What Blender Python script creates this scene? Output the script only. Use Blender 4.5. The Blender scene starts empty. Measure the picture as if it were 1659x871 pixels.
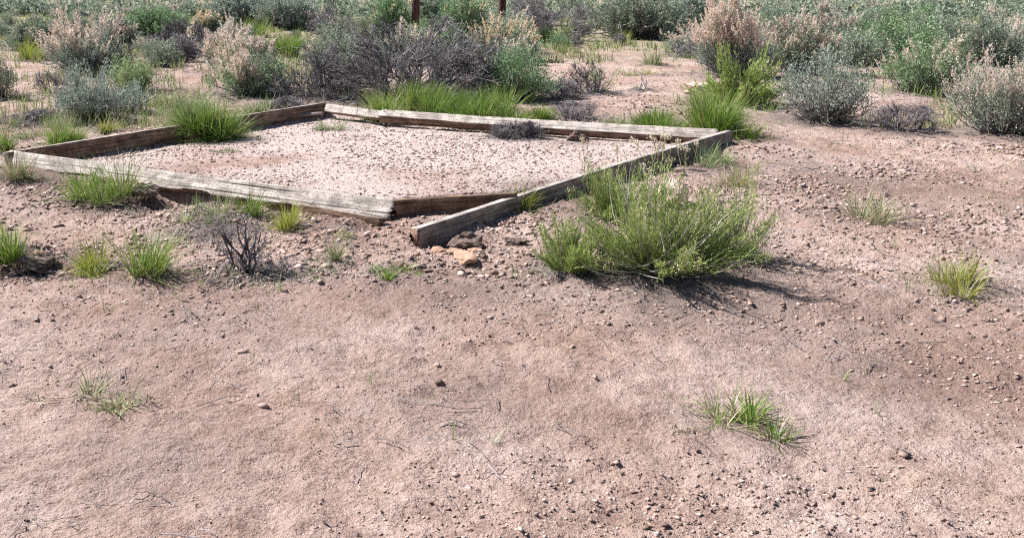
import bpy, math
import numpy as np
from mathutils import Vector

sc = bpy.context.scene
col = sc.collection
R = math.radians

# ------------------------------------------------------------------ camera
FPX, CX, CY, W0, H0 = 1570.0, 600.0, 220.0, 1659.0, 871.0   # optics of the photograph, in its pixels
CAM_Z = 1.6
PITCH = math.atan(250.0 / FPX)
cam_d = bpy.data.cameras.new('camera')
cam = bpy.data.objects.new('camera', cam_d)
col.objects.link(cam)
cam.location = (0, 0, CAM_Z)
cam.rotation_euler = (math.pi / 2 - PITCH, 0, 0)
cam_d.sensor_width = 36.0
cam_d.lens = FPX / W0 * 36.0
cam_d.shift_x = (W0 / 2 - CX) / W0
cam_d.shift_y = -(H0 / 2 - CY) / W0
cam_d.clip_start = 0.05
cam_d.clip_end = 3000
sc.camera = cam

# ------------------------------------------------------------------ light
SUN_EL, SUN_AZ = R(47), R(-66)
wd = bpy.data.worlds.new('World')
sc.world = wd
wd.use_nodes = True
nt = wd.node_tree
bg = nt.nodes['Background']
sky = nt.nodes.new('ShaderNodeTexSky')
sky.sky_type = 'NISHITA'
sky.sun_disc = False
sky.sun_elevation = SUN_EL
sky.sun_rotation = SUN_AZ
sky.altitude = 1800
sky.air_density = 1.0
sky.dust_density = 0.4
sky.ozone_density = 1.5
nt.links.new(sky.outputs[0], bg.inputs[0])
bg.inputs[1].default_value = 0.05
sd = bpy.data.lights.new('sun', 'SUN')
sd.energy = 5.0
sd.angle = R(0.5)
sd.color = (1.0, 0.955, 0.90)
sun = bpy.data.objects.new('sun', sd)
col.objects.link(sun)
sdir = Vector((math.sin(SUN_AZ) * math.cos(SUN_EL), math.cos(SUN_AZ) * math.cos(SUN_EL), math.sin(SUN_EL)))
sun.rotation_euler = sdir.to_track_quat('Z', 'Y').to_euler()
sun.location = (-20, 10, 30)
sc.view_settings.view_transform = 'Standard'
sc.view_settings.look = 'None'
sc.view_settings.exposure = 0.98
sc.view_settings.gamma = 1.0
sc.cycles.use_denoising = False
sc.cycles.filter_width = 1.15
sc.cycles.max_bounces = 6
sc.cycles.transparent_max_bounces = 4

# ------------------------------------------------------------------ helpers
def ray(u, v):
    """direction of a photograph pixel in the world"""
    x, z = (u - CX) / FPX, -(v - CY) / FPX
    c, s = math.cos(PITCH), math.sin(PITCH)
    return np.array([x, c + z * s, -s + z * c])

def P(u, v, z=0.0):
    d = ray(u, v)
    t = (z - CAM_Z) / d[2]
    return np.array([d[0] * t, d[1] * t, z])

def _hash(ix, iy, seed):
    h = (ix.astype(np.int64) * 374761393 + iy.astype(np.int64) * 668265263 + seed * 974711) & 0x7fffffff
    h = ((h ^ (h >> 13)) * 1274126177) & 0x7fffffff
    h = (h ^ (h >> 16)) & 0xffff
    return h / 65535.0

def vnoise(x, y, seed=0):
    ix, iy = np.floor(x), np.floor(y)
    fx, fy = x - ix, y - iy
    fx, fy = fx * fx * (3 - 2 * fx), fy * fy * (3 - 2 * fy)
    a, b = _hash(ix, iy, seed), _hash(ix + 1, iy, seed)
    c, d = _hash(ix, iy + 1, seed), _hash(ix + 1, iy + 1, seed)
    return (a + (b - a) * fx) * (1 - fy) + (c + (d - c) * fx) * fy

def fbm(x, y, seed=0, n=4):
    s, a, t = 0.0, 1.0, 0.0
    for k in range(n):
        s = s + a * (vnoise(x * 2 ** k + 17.3 * k, y * 2 ** k - 9.1 * k, seed + k) - 0.5)
        t += a
        a *= 0.5
    return s / t * 2

def sstep(a, b, x):
    t = np.clip((x - a) / (b - a), 0, 1)
    return t * t * (3 - 2 * t)

# the bed inside the planks
BED = np.array([P(26, 247, .13)[:2], P(530, 168, .13)[:2], P(1176, 216, .13)[:2], P(880, 299, .13)[:2],
                P(836, 308, .12)[:2], P(640, 319, .12)[:2]])

def seg_dist(x, y, a, b):
    d = b - a
    t = np.clip(((x - a[0]) * d[0] + (y - a[1]) * d[1]) / (d @ d), 0, 1)
    return np.hypot(x - a[0] - t * d[0], y - a[1] - t * d[1])

def inside(x, y, poly):
    r = np.zeros(np.shape(x), bool)
    n = len(poly)
    for i in range(n):
        a, b = poly[i], poly[(i + 1) % n]
        c = ((a[1] > y) != (b[1] > y))
        r ^= c & (x < (b[0] - a[0]) * (y - a[1]) / (b[1] - a[1] + 1e-12) + a[0])
    return r

MOUNDS = [  # u, v, radius, height
    (170, 312, .45, .05), (340, 358, .25, .03), (278, 328, .16, -.14), (215, 318, .14, .06),
    (40, 422, .22, .05), (20, 425, .16, .05), (1100, 425, .6, .06), (690, 340, .1, -.02), (640, 372, .2, -.04),
    (390, 372, .22, .03), (300, 350, .2, .03), (715, 388, .14, -.05), (300, 215, .25, .05), (350, 216, .22, .05),
    (670, 180, .4, .06), (800, 190, .4, .05), (1140, 210, .4, .05), (150, 190, .4, .05), (590, 366, .12, -.05),
]
MOUNDS = [(P(u, v), r, h) for u, v, r, h in MOUNDS]

TRENCH = (P(250, 311)[:2], P(600, 351)[:2])

def base_h(x, y):
    x, y = np.asarray(x, float), np.asarray(y, float)
    ins = inside(x, y, BED)
    dfr = np.minimum(np.minimum(seg_dist(x, y, BED[5], BED[0]), seg_dist(x, y, BED[4], BED[5])),
                     np.minimum(seg_dist(x, y, BED[2], BED[3]), seg_dist(x, y, BED[3], BED[4])))
    dbk = np.minimum(seg_dist(x, y, BED[0], BED[1]), seg_dist(x, y, BED[1], BED[2]))
    t = dfr / (dfr + dbk + 1e-6)
    zin = 0.112 - 0.14 * t ** 0.8
    dall = np.minimum(dfr, dbk)
    zout = 0.05 * sstep(1.2, 0.0, dbk)
    z = np.where(ins, zin, zout)
    for (c, r, h) in MOUNDS:
        z = z + h * np.exp(-(((x - c[0]) ** 2 + (y - c[1]) ** 2) / (r * r)) ** 1.4) * np.where(ins, 0.0 if h < 0 else .5, 1.0)
    a, b = TRENCH
    d = seg_dist(x, y, a, b)
    al = ((x - a[0]) * (b[0] - a[0]) + (y - a[1]) * (b[1] - a[1])) / ((b - a) @ (b - a))
    tr = np.exp(-(d / .095) ** 4) * (.085 + .05 * fbm(x / .35, y / .35, 61, 2)) * sstep(-.08, .05, al) * sstep(1.06, .9, al)
    z = z - np.where(ins, 0, tr)
    far = sstep(14, 45, y)
    z = z + far * 0.30 * fbm(x / 9, y / 9, 5, 3)
    d = np.hypot(x, y)
    z = z + 9.0 * sstep(95, 420, d) ** 1.2 + 3.0 * sstep(90, 300, d) * fbm(x / 60, y / 60, 9, 3)
    return z

def ground_h(x, y):
    x, y = np.asarray(x, float), np.asarray(y, float)
    z = base_h(x, y)
    f = 1.0 - 0.6 * sstep(12, 40, y)
    ins = inside(x, y, BED)
    k = np.where(ins, .50, 1.5)
    z = z + f * k * (0.020 * fbm(x / .45, y / .45, 21, 3) + 0.015 * fbm(x / .10, y / .10, 31, 3))
    cl = np.clip(fbm(x / .055, y / .07, 41, 2) - .12, 0, 1)
    patch = .35 + 1.2 * np.clip(fbm(x / .8, y / .8, 51, 3) + .25, 0, 1)
    z = z + f * 0.014 * k * cl * patch
    ck = np.abs(fbm(x / .16, y / .16, 71, 2))
    z = z - f * .007 * np.clip(1 - ck / .10, 0, 1) * patch
    return z

def on_ground(u, v):
    z = 0.0
    for _ in range(8):
        p = P(u, v, z)
        z = 0.5 * z + 0.5 * float(base_h(p[0], p[1]))
    p = P(u, v, z)
    return np.array([p[0], p[1], float(ground_h(p[0], p[1]))])

def px2m(p):
    return math.sqrt(p[0] ** 2 * 0 + p[1] ** 2 + (p[2] - CAM_Z) ** 2) / FPX

# ---- mesh building
def mesh_from(name, V, faces, mats, tint=None, smooth=False, mat_idx=None):
    """V (n,3); faces: list of (m,k) index arrays"""
    me = bpy.data.meshes.new(name)
    V = np.asarray(V, np.float32)
    me.vertices.add(len(V))
    me.vertices.foreach_set('co', V.ravel())
    loops = np.concatenate([f.ravel() for f in faces]).astype(np.int32)
    tot = np.concatenate([np.full(len(f), f.shape[1]) for f in faces]).astype(np.int32)
    st = np.concatenate([[0], np.cumsum(tot)[:-1]]).astype(np.int32)
    me.loops.add(len(loops))
    me.loops.foreach_set('vertex_index', loops)
    me.polygons.add(len(tot))
    me.polygons.foreach_set('loop_start', st)
    me.polygons.foreach_set('loop_total', tot)
    if smooth:
        me.polygons.foreach_set('use_smooth', np.ones(len(tot), bool))
    if mat_idx is not None:
        me.polygons.foreach_set('material_index', np.asarray(mat_idx, np.int32))
    for m in (mats if isinstance(mats, (list, tuple)) else [mats]):
        me.materials.append(m)
    if tint is not None:
        a = me.attributes.new('tint', 'FLOAT', 'POINT')
        a.data.foreach_set('value', np.asarray(tint, np.float32))
    me.update(calc_edges=True)
    return me

class Bag:
    """collects pieces that belong to one part"""
    def __init__(s):
        s.V, s.F, s.T, s.n = [], [], [], 0
    def add(s, V, F, T):
        s.V.append(V)
        s.F += [f + s.n for f in (F if isinstance(F, list) else [F])]
        s.T.append(T)
        s.n += len(V)
    def build(s, name, mat, parent=None, smooth=False):
        me = mesh_from(name, np.concatenate(s.V), s.F, mat, np.concatenate(s.T), smooth)
        o = bpy.data.objects.new(name, me)
        col.objects.link(o)
        o.parent = parent
        return o

def tag(o, label=None, cat=None, group=None, kind=None):
    if label: o['label'] = label
    if cat: o['category'] = cat
    if group: o['group'] = group
    if kind: o['kind'] = kind
    return o

def thing(name, label, cat, loc, group=None, rz=0.0):
    o = bpy.data.objects.new(name, None)
    o.empty_display_size = 0.1
    col.objects.link(o)
    o.location = loc
    o.rotation_euler = (0, 0, rz)
    return tag(o, label, cat, group)

def unit(a):
    return a / (np.linalg.norm(a, axis=-1, keepdims=True) + 1e-9)

def ribbons(pts, wid, side, tint):
    """pts (N,S,3), wid (N,S), side (N,3) -> V,F,T"""
    N, S, _ = pts.shape
    off = side[:, None, :] * wid[:, :, None] * 0.5
    V = np.stack([pts - off, pts + off], 2).reshape(-1, 3)
    i = (np.arange(N)[:, None] * S + np.arange(S - 1)[None]) * 2
    F = np.stack([i, i + 1, i + 3, i + 2], -1).reshape(-1, 4)
    return V, F, np.repeat(tint, S * 2)

def tubes(pts, rad, tint, k=3):
    N, S, _ = pts.shape
    d = unit(np.gradient(pts, axis=1))
    ref = np.where(np.abs(d[..., 2:3]) > .9, np.array([1., 0, 0]), np.array([0, 0, 1.]))
    a = unit(np.cross(d, ref))
    b = np.cross(d, a)
    th = np.arange(k) * 2 * np.pi / k
    ring = a[:, :, None] * np.cos(th)[None, None, :, None] + b[:, :, None] * np.sin(th)[None, None, :, None]
    V = (pts[:, :, None] + ring * rad[:, :, None, None]).reshape(-1, 3)
    n, s, j = np.meshgrid(np.arange(N), np.arange(S - 1), np.arange(k), indexing='ij')
    j2 = (j + 1) % k
    A = (n * S + s) * k
    F = np.stack([A + j, A + j2, A + k + j2, A + k + j], -1).reshape(-1, 4)
    return V, F, np.repeat(tint, S * k)

def leaves(pos, d, L, w, rng, tint):
    """small folded leaf faces"""
    N = len(pos)
    d = unit(d)
    r = unit(rng.normal(size=(N, 3)))
    s = unit(np.cross(d, r))
    n = np.cross(d, s)
    L, w = np.broadcast_to(L, N)[:, None], np.broadcast_to(w, N)[:, None]
    V = np.stack([pos, pos + d * L * .55 + s * w * .5, pos + d * L + n * L * .12, pos + d * L * .55 - s * w * .5], 1).reshape(-1, 3)
    F = (np.arange(N)[:, None] * 4 + np.arange(4)[None])
    return V, F, np.repeat(tint, 4)

# ------------------------------------------------------------------ materials
def ramp_node(nt, stops):
    r = nt.nodes.new('ShaderNodeValToRGB')
    els = r.color_ramp.elements
    while len(els) < len(stops):
        els.new(0.5)
    for e, (p, c) in zip(els, stops):
        e.position = p
        e.color = (*c, 1)
    return r

def base_mat(name):
    m = bpy.data.materials.new(name)
    m.use_nodes = True
    b = m.node_tree.nodes['Principled BSDF']
    b.inputs['Specular IOR Level'].default_value = 0.25
    return m, m.node_tree, b

def tint_mat(name, stops, rough=0.7, trans=0.0, spec=0.25):
    m, nt, b = base_mat(name)
    at = nt.nodes.new('ShaderNodeAttribute')
    at.attribute_name = 'tint'
    r = ramp_node(nt, stops)
    nt.links.new(at.outputs['Fac'], r.inputs[0])
    nt.links.new(r.outputs[0], b.inputs['Base Color'])
    b.inputs['Roughness'].default_value = rough
    b.inputs['Specular IOR Level'].default_value = spec
    if trans > 0:
        tr = nt.nodes.new('ShaderNodeBsdfTranslucent')
        nt.links.new(r.outputs[0], tr.inputs[0])
        mx = nt.nodes.new('ShaderNodeMixShader')
        mx.inputs[0].default_value = trans
        nt.links.new(b.outputs[0], mx.inputs[1])
        nt.links.new(tr.outputs[0], mx.inputs[2])
        nt.links.new(mx.outputs[0], nt.nodes['Material Output'].inputs[0])
    return m

M = {}
M['grass'] = tint_mat('green_grass', [(0, (.065, .135, .02)), (.45, (.17, .29, .045)), (.8, (.32, .42, .09)), (1, (.54, .50, .24))], .5, .35, .4)
M['pale_grass'] = tint_mat('pale_grass', [(0, (.13, .19, .08)), (.5, (.25, .35, .14)), (.8, (.38, .45, .22)), (1, (.55, .50, .30))], .5, .35, .4)
M['dark_grass'] = tint_mat('deep_green_grass', [(0, (.05, .13, .025)), (.5, (.12, .26, .045)), (.85, (.25, .39, .09)), (1, (.46, .46, .20))], .5, .35, .4)
M['yellow_grass'] = tint_mat('yellow_green_grass', [(0, (.17, .21, .03)), (.5, (.33, .40, .06)), (1, (.54, .50, .18))], .5, .35, .3)
M['field'] = tint_mat('field_grass', [(0, (.12, .19, .06)), (.4, (.24, .31, .11)), (.7, (.36, .37, .20)), (1, (.52, .44, .30))], .6, .3)
M['straw'] = tint_mat('dry_straw', [(0, (.28, .22, .14)), (1, (.58, .50, .36))], .7, .2)
M['sage'] = tint_mat('sage_leaf', [(0, (.085, .12, .08)), (.5, (.27, .325, .24)), (1, (.48, .54, .43))], .6, .25)
M['green_sage'] = tint_mat('green_sage_leaf', [(0, (.075, .14, .065)), (.5, (.24, .36, .19)), (1, (.45, .56, .35))], .6, .25)
M['grey_sage'] = tint_mat('grey_sage_leaf', [(0, (.16, .20, .165)), (.5, (.31, .37, .31)), (1, (.48, .54, .46))], .6, .25)
M['lime_sage'] = tint_mat('light_green_leaf', [(0, (.20, .28, .12)), (.5, (.34, .43, .22)), (1, (.50, .57, .36))], .7, .25)
M['rabbit'] = tint_mat('rabbitbrush_leaf', [(0, (.11, .17, .04)), (.4, (.26, .36, .09)), (.75, (.42, .50, .17)), (1, (.60, .57, .32))], .6, .3)
M['rabbit_stem'] = tint_mat('rabbitbrush_stem', [(0, (.14, .16, .06)), (.5, (.30, .33, .15)), (1, (.52, .50, .34))], .7)
M['plume'] = tint_mat('seed_plume', [(0, (.56, .45, .38)), (.5, (.78, .66, .57)), (1, (.90, .82, .73))], .8, .3)
M['plume_tan'] = tint_mat('tan_seed_plume', [(0, (.54, .42, .28)), (.5, (.76, .62, .45)), (1, (.88, .77, .60))], .8, .3)
M['bark'] = tint_mat('grey_bark', [(0, (.11, .095, .09)), (.6, (.26, .235, .23)), (1, (.42, .39, .38))], .85)
M['dead'] = tint_mat('dead_twig', [(0, (.10, .085, .09)), (.5, (.25, .225, .235)), (1, (.48, .45, .46))], .8)
M['dead_mid'] = tint_mat('grey_dead_twig', [(0, (.05, .043, .046)), (.45, (.155, .143, .15)), (.8, (.32, .30, .31)), (1, (.54, .52, .53))], .8)
M['dead_dark'] = tint_mat('dark_dead_twig', [(0, (.06, .05, .055)), (.6, (.15, .135, .145)), (1, (.34, .315, .32))], .8)
M['pale_twig'] = tint_mat('bleached_twig', [(0, (.38, .34, .33)), (1, (.66, .62, .60))], .8)
M['flower'] = tint_mat('cream_flower', [(0, (.60, .52, .36)), (1, (.8, .75, .62))], .8, .2)

def wood_mat(name, a, b_, c, contrast=1.0):
    m, nt, b = base_mat(name)
    L = nt.links.new
    tc = nt.nodes.new('ShaderNodeTexCoord')
    mp = nt.nodes.new('ShaderNodeMapping')
    mp.inputs['Scale'].default_value = (1.3, 34, 34)
    L(tc.outputs['Object'], mp.inputs[0])
    n1 = nt.nodes.new('ShaderNodeTexNoise')
    n1.inputs['Scale'].default_value = 2.2
    n1.inputs['Detail'].default_value = 8
    n1.inputs['Distortion'].default_value = .6
    L(mp.outputs[0], n1.inputs[0])
    r = ramp_node(nt, [(.28, a), (.5, b_), (.70, c)])
    L(n1.outputs[0], r.inputs[0])
    n2 = nt.nodes.new('ShaderNodeTexNoise')      # lichen and stains
    n2.inputs['Scale'].default_value = 9
    n2.inputs['Detail'].default_value = 6
    L(tc.outputs['Object'], n2.inputs[0])
    r2 = ramp_node(nt, [(.40, (.60, .575, .56)), (.60, (1.02, 1.0, .98))])
    L(n2.outputs[0], r2.inputs[0])
    mx = nt.nodes.new('ShaderNodeMix')
    mx.data_type = 'RGBA'
    mx.blend_type = 'MULTIPLY'
    mx.inputs[0].default_value = 1
    L(r.outputs[0], mx.inputs[6])
    L(r2.outputs[0], mx.inputs[7])
    n3 = nt.nodes.new('ShaderNodeTexNoise')      # grit and lichen specks
    n3.inputs['Scale'].default_value = 75
    n3.inputs['Detail'].default_value = 4
    L(tc.outputs['Object'], n3.inputs[0])
    r3 = ramp_node(nt, [(.38, (.42, .39, .37)), (.50, (1, 1, 1))])
    L(n3.outputs[0], r3.inputs[0])
    mx2 = nt.nodes.new('ShaderNodeMix')
    mx2.data_type = 'RGBA'
    mx2.blend_type = 'MULTIPLY'
    mx2.inputs[0].default_value = .8
    L(mx.outputs[2], mx2.inputs[6])
    L(r3.outputs[0], mx2.inputs[7])
    L(mx2.outputs[2], b.inputs['Base Color'])
    b.inputs['Roughness'].default_value = .85
    bp = nt.nodes.new('ShaderNodeBump')
    bp.inputs['Strength'].default_value = .8
    bp.inputs['Distance'].default_value = .006
    L(n1.outputs[0], bp.inputs['Height'])
    L(bp.outputs[0], b.inputs['Normal'])
    return m

M['silver_wood'] = wood_mat('silvered_wood', (.26, .225, .205), (.53, .48, .45), (.70, .65, .62))
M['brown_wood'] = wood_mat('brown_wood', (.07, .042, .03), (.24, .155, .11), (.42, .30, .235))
M['grey_wood'] = wood_mat('grey_wood', (.14, .115, .10), (.33, .285, .26), (.48, .43, .40))
M['post_wood'] = wood_mat('red_brown_post', (.045, .018, .018), (.13, .055, .05), (.24, .13, .12))

def dirt_mat():
    m, nt, b = base_mat('dirt')
    L = nt.links.new
    tc = nt.nodes.new('ShaderNodeTexCoord')
    def noise(scale, detail=5, rough=.6, sc_=None):
        n = nt.nodes.new('ShaderNodeTexNoise')
        n.inputs['Scale'].default_value = scale
        n.inputs['Detail'].default_value = detail
        n.inputs['Roughness'].default_value = rough
        L(tc.outputs['Object'], n.inputs[0])
        return n
    n1, n2, n3, n4 = noise(.9), noise(9, 7, .7), noise(55, 6, .7), noise(24, 4, .6)
    r1 = ramp_node(nt, [(.35, (.45, .31, .26)), (.5, (.55, .41, .36)), (.66, (.63, .50, .46))])
    L(n1.outputs[0], r1.inputs[0])
    def mix(fac, a, bcol, mode='MIX'):
        x = nt.nodes.new('ShaderNodeMix')
        x.data_type = 'RGBA'
        x.blend_type = mode
        x.clamp_factor = True
        if isinstance(fac, float): x.inputs[0].default_value = fac
        else: L(fac, x.inputs[0])
        L(a, x.inputs[6])
        if isinstance(bcol, tuple): x.inputs[7].default_value = (*bcol, 1)
        else: L(bcol, x.inputs[7])
        return x.outputs[2]
    r2 = ramp_node(nt, [(.34, (.70, .66, .64)), (.52, (1, 1, 1)), (.70, (1.12, 1.13, 1.14))])
    L(n2.outputs[0], r2.inputs[0])
    c = mix(1.0, r1.outputs[0], r2.outputs[0], 'MULTIPLY')
    r3 = ramp_node(nt, [(.34, (.52, .45, .43)), (.47, (1, 1, 1))])     # dark crumbs
    L(n3.outputs[0], r3.inputs[0])
    c = mix(.8, c, r3.outputs[0], 'MULTIPLY')
    n5 = noise(160, 3, .6)
    r5 = ramp_node(nt, [(.36, (.66, .62, .60)), (.50, (1, 1, 1)), (.66, (1.15, 1.15, 1.15))])
    L(n5.outputs[0], r5.inputs[0])
    c = mix(.75, c, r5.outputs[0], 'MULTIPLY')
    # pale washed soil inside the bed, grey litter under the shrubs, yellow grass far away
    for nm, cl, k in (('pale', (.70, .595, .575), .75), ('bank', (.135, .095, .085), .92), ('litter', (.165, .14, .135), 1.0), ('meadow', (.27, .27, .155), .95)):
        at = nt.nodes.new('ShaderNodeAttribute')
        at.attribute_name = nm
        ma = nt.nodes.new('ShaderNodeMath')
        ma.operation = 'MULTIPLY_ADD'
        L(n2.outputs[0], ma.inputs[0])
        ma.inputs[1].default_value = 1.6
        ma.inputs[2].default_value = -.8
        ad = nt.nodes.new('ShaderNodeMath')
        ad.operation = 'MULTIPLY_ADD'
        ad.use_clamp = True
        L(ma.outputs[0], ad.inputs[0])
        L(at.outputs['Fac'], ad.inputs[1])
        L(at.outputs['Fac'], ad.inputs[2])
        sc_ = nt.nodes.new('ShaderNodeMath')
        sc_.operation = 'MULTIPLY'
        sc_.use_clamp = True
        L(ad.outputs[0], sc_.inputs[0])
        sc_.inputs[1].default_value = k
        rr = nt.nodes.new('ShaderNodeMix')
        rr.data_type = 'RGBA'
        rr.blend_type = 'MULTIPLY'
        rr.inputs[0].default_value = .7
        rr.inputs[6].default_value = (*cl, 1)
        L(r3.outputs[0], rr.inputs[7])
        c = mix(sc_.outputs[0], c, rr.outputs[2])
    L(c, b.inputs['Base Color'])
    b.inputs['Roughness'].default_value = .95
    b.inputs['Specular IOR Level'].default_value = .1
    add = nt.nodes.new('ShaderNodeMath')
    add.operation = 'MULTIPLY_ADD'
    L(n4.outputs[0], add.inputs[0])
    add.inputs[1].default_value = 1.6
    add5 = nt.nodes.new('ShaderNodeMath')
    add5.operation = 'MULTIPLY_ADD'
    L(n5.outputs[0], add5.inputs[0])
    add5.inputs[1].default_value = .35
    L(n3.outputs[0], add5.inputs[2])
    L(add5.outputs[0], add.inputs[2])
    bp = nt.nodes.new('ShaderNodeBump')
    bp.inputs['Strength'].default_value = 1.0
    bp.inputs['Distance'].default_value = .022
    L(add.outputs[0], bp.inputs['Height'])
    L(bp.outputs[0], b.inputs['Normal'])
    return m
M['dirt'] = dirt_mat()

def stone_mat(name, a, b_):
    m, nt, b = base_mat(name)
    L = nt.links.new
    tc = nt.nodes.new('ShaderNodeTexCoord')
    n = nt.nodes.new('ShaderNodeTexNoise')
    n.inputs['Scale'].default_value = 22
    n.inputs['Detail'].default_value = 8
    n.inputs['Roughness'].default_value = .7
    L(tc.outputs['Object'], n.inputs[0])
    r = ramp_node(nt, [(.35, a), (.62, b_)])
    L(n.outputs[0], r.inputs[0])
    L(r.outputs[0], b.inputs['Base Color'])
    b.inputs['Roughness'].default_value = .9
    bp = nt.nodes.new('ShaderNodeBump')
    bp.inputs['Strength'].default_value = .7
    bp.inputs['Distance'].default_value = .012
    L(n.outputs[0], bp.inputs['Height'])
    L(bp.outputs[0], b.inputs['Normal'])
    return m
M['orange_stone'] = stone_mat('orange_stone', (.33, .19, .13), (.52, .35, .26))
M['pink_stone'] = stone_mat('pink_stone', (.46, .33, .29), (.66, .52, .47))
M['clod'] = stone_mat('dark_soil_clod', (.07, .048, .041), (.23, .17, .148))
M['chips'] = tint_mat('gravel_chips', [(0, (.16, .11, .09)), (.35, (.32, .23, .19)), (.7, (.48, .36, .31)), (1, (.66, .54, .49))], .9)

# ------------------------------------------------------------------ ground
LITTER = []     # (x, y, radius, strength), filled by the plants
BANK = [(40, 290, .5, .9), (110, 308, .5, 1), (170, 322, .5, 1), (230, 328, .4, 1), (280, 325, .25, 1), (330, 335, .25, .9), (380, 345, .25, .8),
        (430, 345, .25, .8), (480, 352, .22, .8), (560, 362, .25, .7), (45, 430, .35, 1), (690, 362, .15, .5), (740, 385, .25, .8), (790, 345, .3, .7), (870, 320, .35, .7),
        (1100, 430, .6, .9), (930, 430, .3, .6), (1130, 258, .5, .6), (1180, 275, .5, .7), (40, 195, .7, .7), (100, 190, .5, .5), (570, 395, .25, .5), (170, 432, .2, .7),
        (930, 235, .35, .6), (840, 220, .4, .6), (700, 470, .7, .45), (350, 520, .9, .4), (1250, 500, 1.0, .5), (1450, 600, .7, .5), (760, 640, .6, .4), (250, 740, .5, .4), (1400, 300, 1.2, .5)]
def build_ground():
    xs_mid = np.arange(-5.6, 8.6, .030)
    g = [0.04]
    while sum(g) < 700: g.append(g[-1] * 1.16)
    gr = np.cumsum(g)
    xs = np.concatenate([(-5.6 - gr)[::-1], xs_mid, 8.6 + gr])
    ys = [1.8]
    while ys[-1] < 800:
        y = ys[-1]
        ys.append(y + (.0052 * y if y < 15 else min(.0052 * y * 1.0 + (y - 15) * .016, .06 * y)))
    gb = np.cumsum([.05 * 1.3 ** i for i in range(26)])
    ys = np.concatenate([(1.8 - gb)[::-1], ys])
    X, Y = np.meshgrid(xs, ys)
    Z = ground_h(X, Y)
    V = np.stack([X, Y, Z], -1).reshape(-1, 3)
    ny, nx = X.shape
    i = (np.arange(ny - 1)[:, None] * nx + np.arange(nx - 1)[None]).ravel()
    F = np.stack([i, i + 1, i + nx + 1, i + nx], -1)
    me = mesh_from('ground', V, [F], M['dirt'], None, True)
    x, y = V[:, 0].astype(float), V[:, 1].astype(float)
    lit, bank = np.zeros(len(x)), np.zeros(len(x))
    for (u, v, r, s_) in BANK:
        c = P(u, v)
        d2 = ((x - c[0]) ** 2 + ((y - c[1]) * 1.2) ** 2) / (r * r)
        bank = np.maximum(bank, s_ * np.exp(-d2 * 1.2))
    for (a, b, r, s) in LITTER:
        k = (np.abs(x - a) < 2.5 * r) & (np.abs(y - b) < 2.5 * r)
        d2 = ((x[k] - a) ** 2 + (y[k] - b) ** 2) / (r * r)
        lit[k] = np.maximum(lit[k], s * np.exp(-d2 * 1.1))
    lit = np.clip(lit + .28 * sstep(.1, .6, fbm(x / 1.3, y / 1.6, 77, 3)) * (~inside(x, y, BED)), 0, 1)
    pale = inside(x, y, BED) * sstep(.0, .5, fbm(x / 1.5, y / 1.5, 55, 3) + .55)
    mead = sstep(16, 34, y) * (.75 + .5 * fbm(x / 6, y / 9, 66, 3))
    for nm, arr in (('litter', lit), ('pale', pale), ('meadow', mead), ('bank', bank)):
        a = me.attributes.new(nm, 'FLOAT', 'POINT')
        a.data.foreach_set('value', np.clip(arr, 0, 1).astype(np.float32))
    o = bpy.data.objects.new('ground', me)
    col.objects.link(o)
    tag(o, 'pinkish tan dirt ground with dark crumbs and grey litter', None, None, 'structure')

# ------------------------------------------------------------------ plants
def grass_mesh(seed, Wd, H, n, wid=.006, lean=.55, droop=.8, dry=.12, seedhead=0):
    rng = np.random.default_rng(seed)
    S = 6
    m = int(np.clip(round(2.2 * Wd / H), 2, 9))          # sub-tufts
    ca = rng.random(m) * 2 * np.pi
    cr = Wd * .42 * np.sqrt(rng.random(m)) * np.clip(1.3 - .9 * H / Wd, .25, 1)
    cx, cy = cr * np.cos(ca), cr * np.sin(ca) * .8
    ch = rng.uniform(.66, 1.08, m) * (1 - .42 * (cr / (Wd * .36 + 1e-6)) ** 2)
    cl = rng.normal(0, .22, (m, 2)) + np.stack([cx, cy], -1) / (Wd * .5) * .35
    wgt = rng.uniform(.5, 1.5, m)
    g = rng.choice(m, n, p=wgt / wgt.sum())
    rs = (Wd * .16 + .01) * rng.uniform(.6, 1.1, m)
    rr = np.sqrt(rng.random(n))
    ph = rng.random(n) * 2 * np.pi
    base = np.stack([cx[g] + rr * rs[g] * .55 * np.cos(ph), cy[g] + rr * rs[g] * .55 * np.sin(ph), np.full(n, -.02)], -1)
    ph2 = ph + rng.normal(0, .6, n)
    a0 = lean * rng.gamma(2.2, .30, n) * (.35 + .8 * rr)
    a0 = np.where(rng.random(n) < .07, rng.uniform(.9, 1.45, n), np.minimum(a0, 1.35))
    L = H * ch[g] * (.35 + .80 * rng.random(n) ** .7) * (1 + .25 * np.minimum(a0, 1))
    dr = droop * rng.random(n) ** 1.3 * 1.1
    pts = np.zeros((n, S, 3))
    pts[:, 0] = base
    for s in range(1, S):
        f = s / (S - 1)
        a = a0 + dr * f ** 1.6
        step = np.stack([np.sin(a) * np.cos(ph2) + cl[g, 0] * f, np.sin(a) * np.sin(ph2) + cl[g, 1] * f, np.cos(a)], -1)
        pts[:, s] = pts[:, s - 1] + unit(step) * (L / (S - 1))[:, None]
    pts[:, 1:, 2] = np.maximum(pts[:, 1:, 2], .006)
    t = np.linspace(0, 1, S)
    w = wid * (.55 + .9 * rng.random(n) ** 1.5)[:, None] * (1.0 - .94 * t ** 2)[None]
    pa = ph2 + np.pi / 2 + rng.normal(0, .8, n)
    side = np.stack([np.cos(pa), np.sin(pa), rng.normal(0, .3, n)], -1)
    gt = rng.normal(0, .14, m)
    tint = np.clip(rng.beta(2, 2, n) * .9 + gt[g], 0, 1)
    isdry = rng.random(n) < dry
    return pts, w, unit(side), tint, isdry

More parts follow.
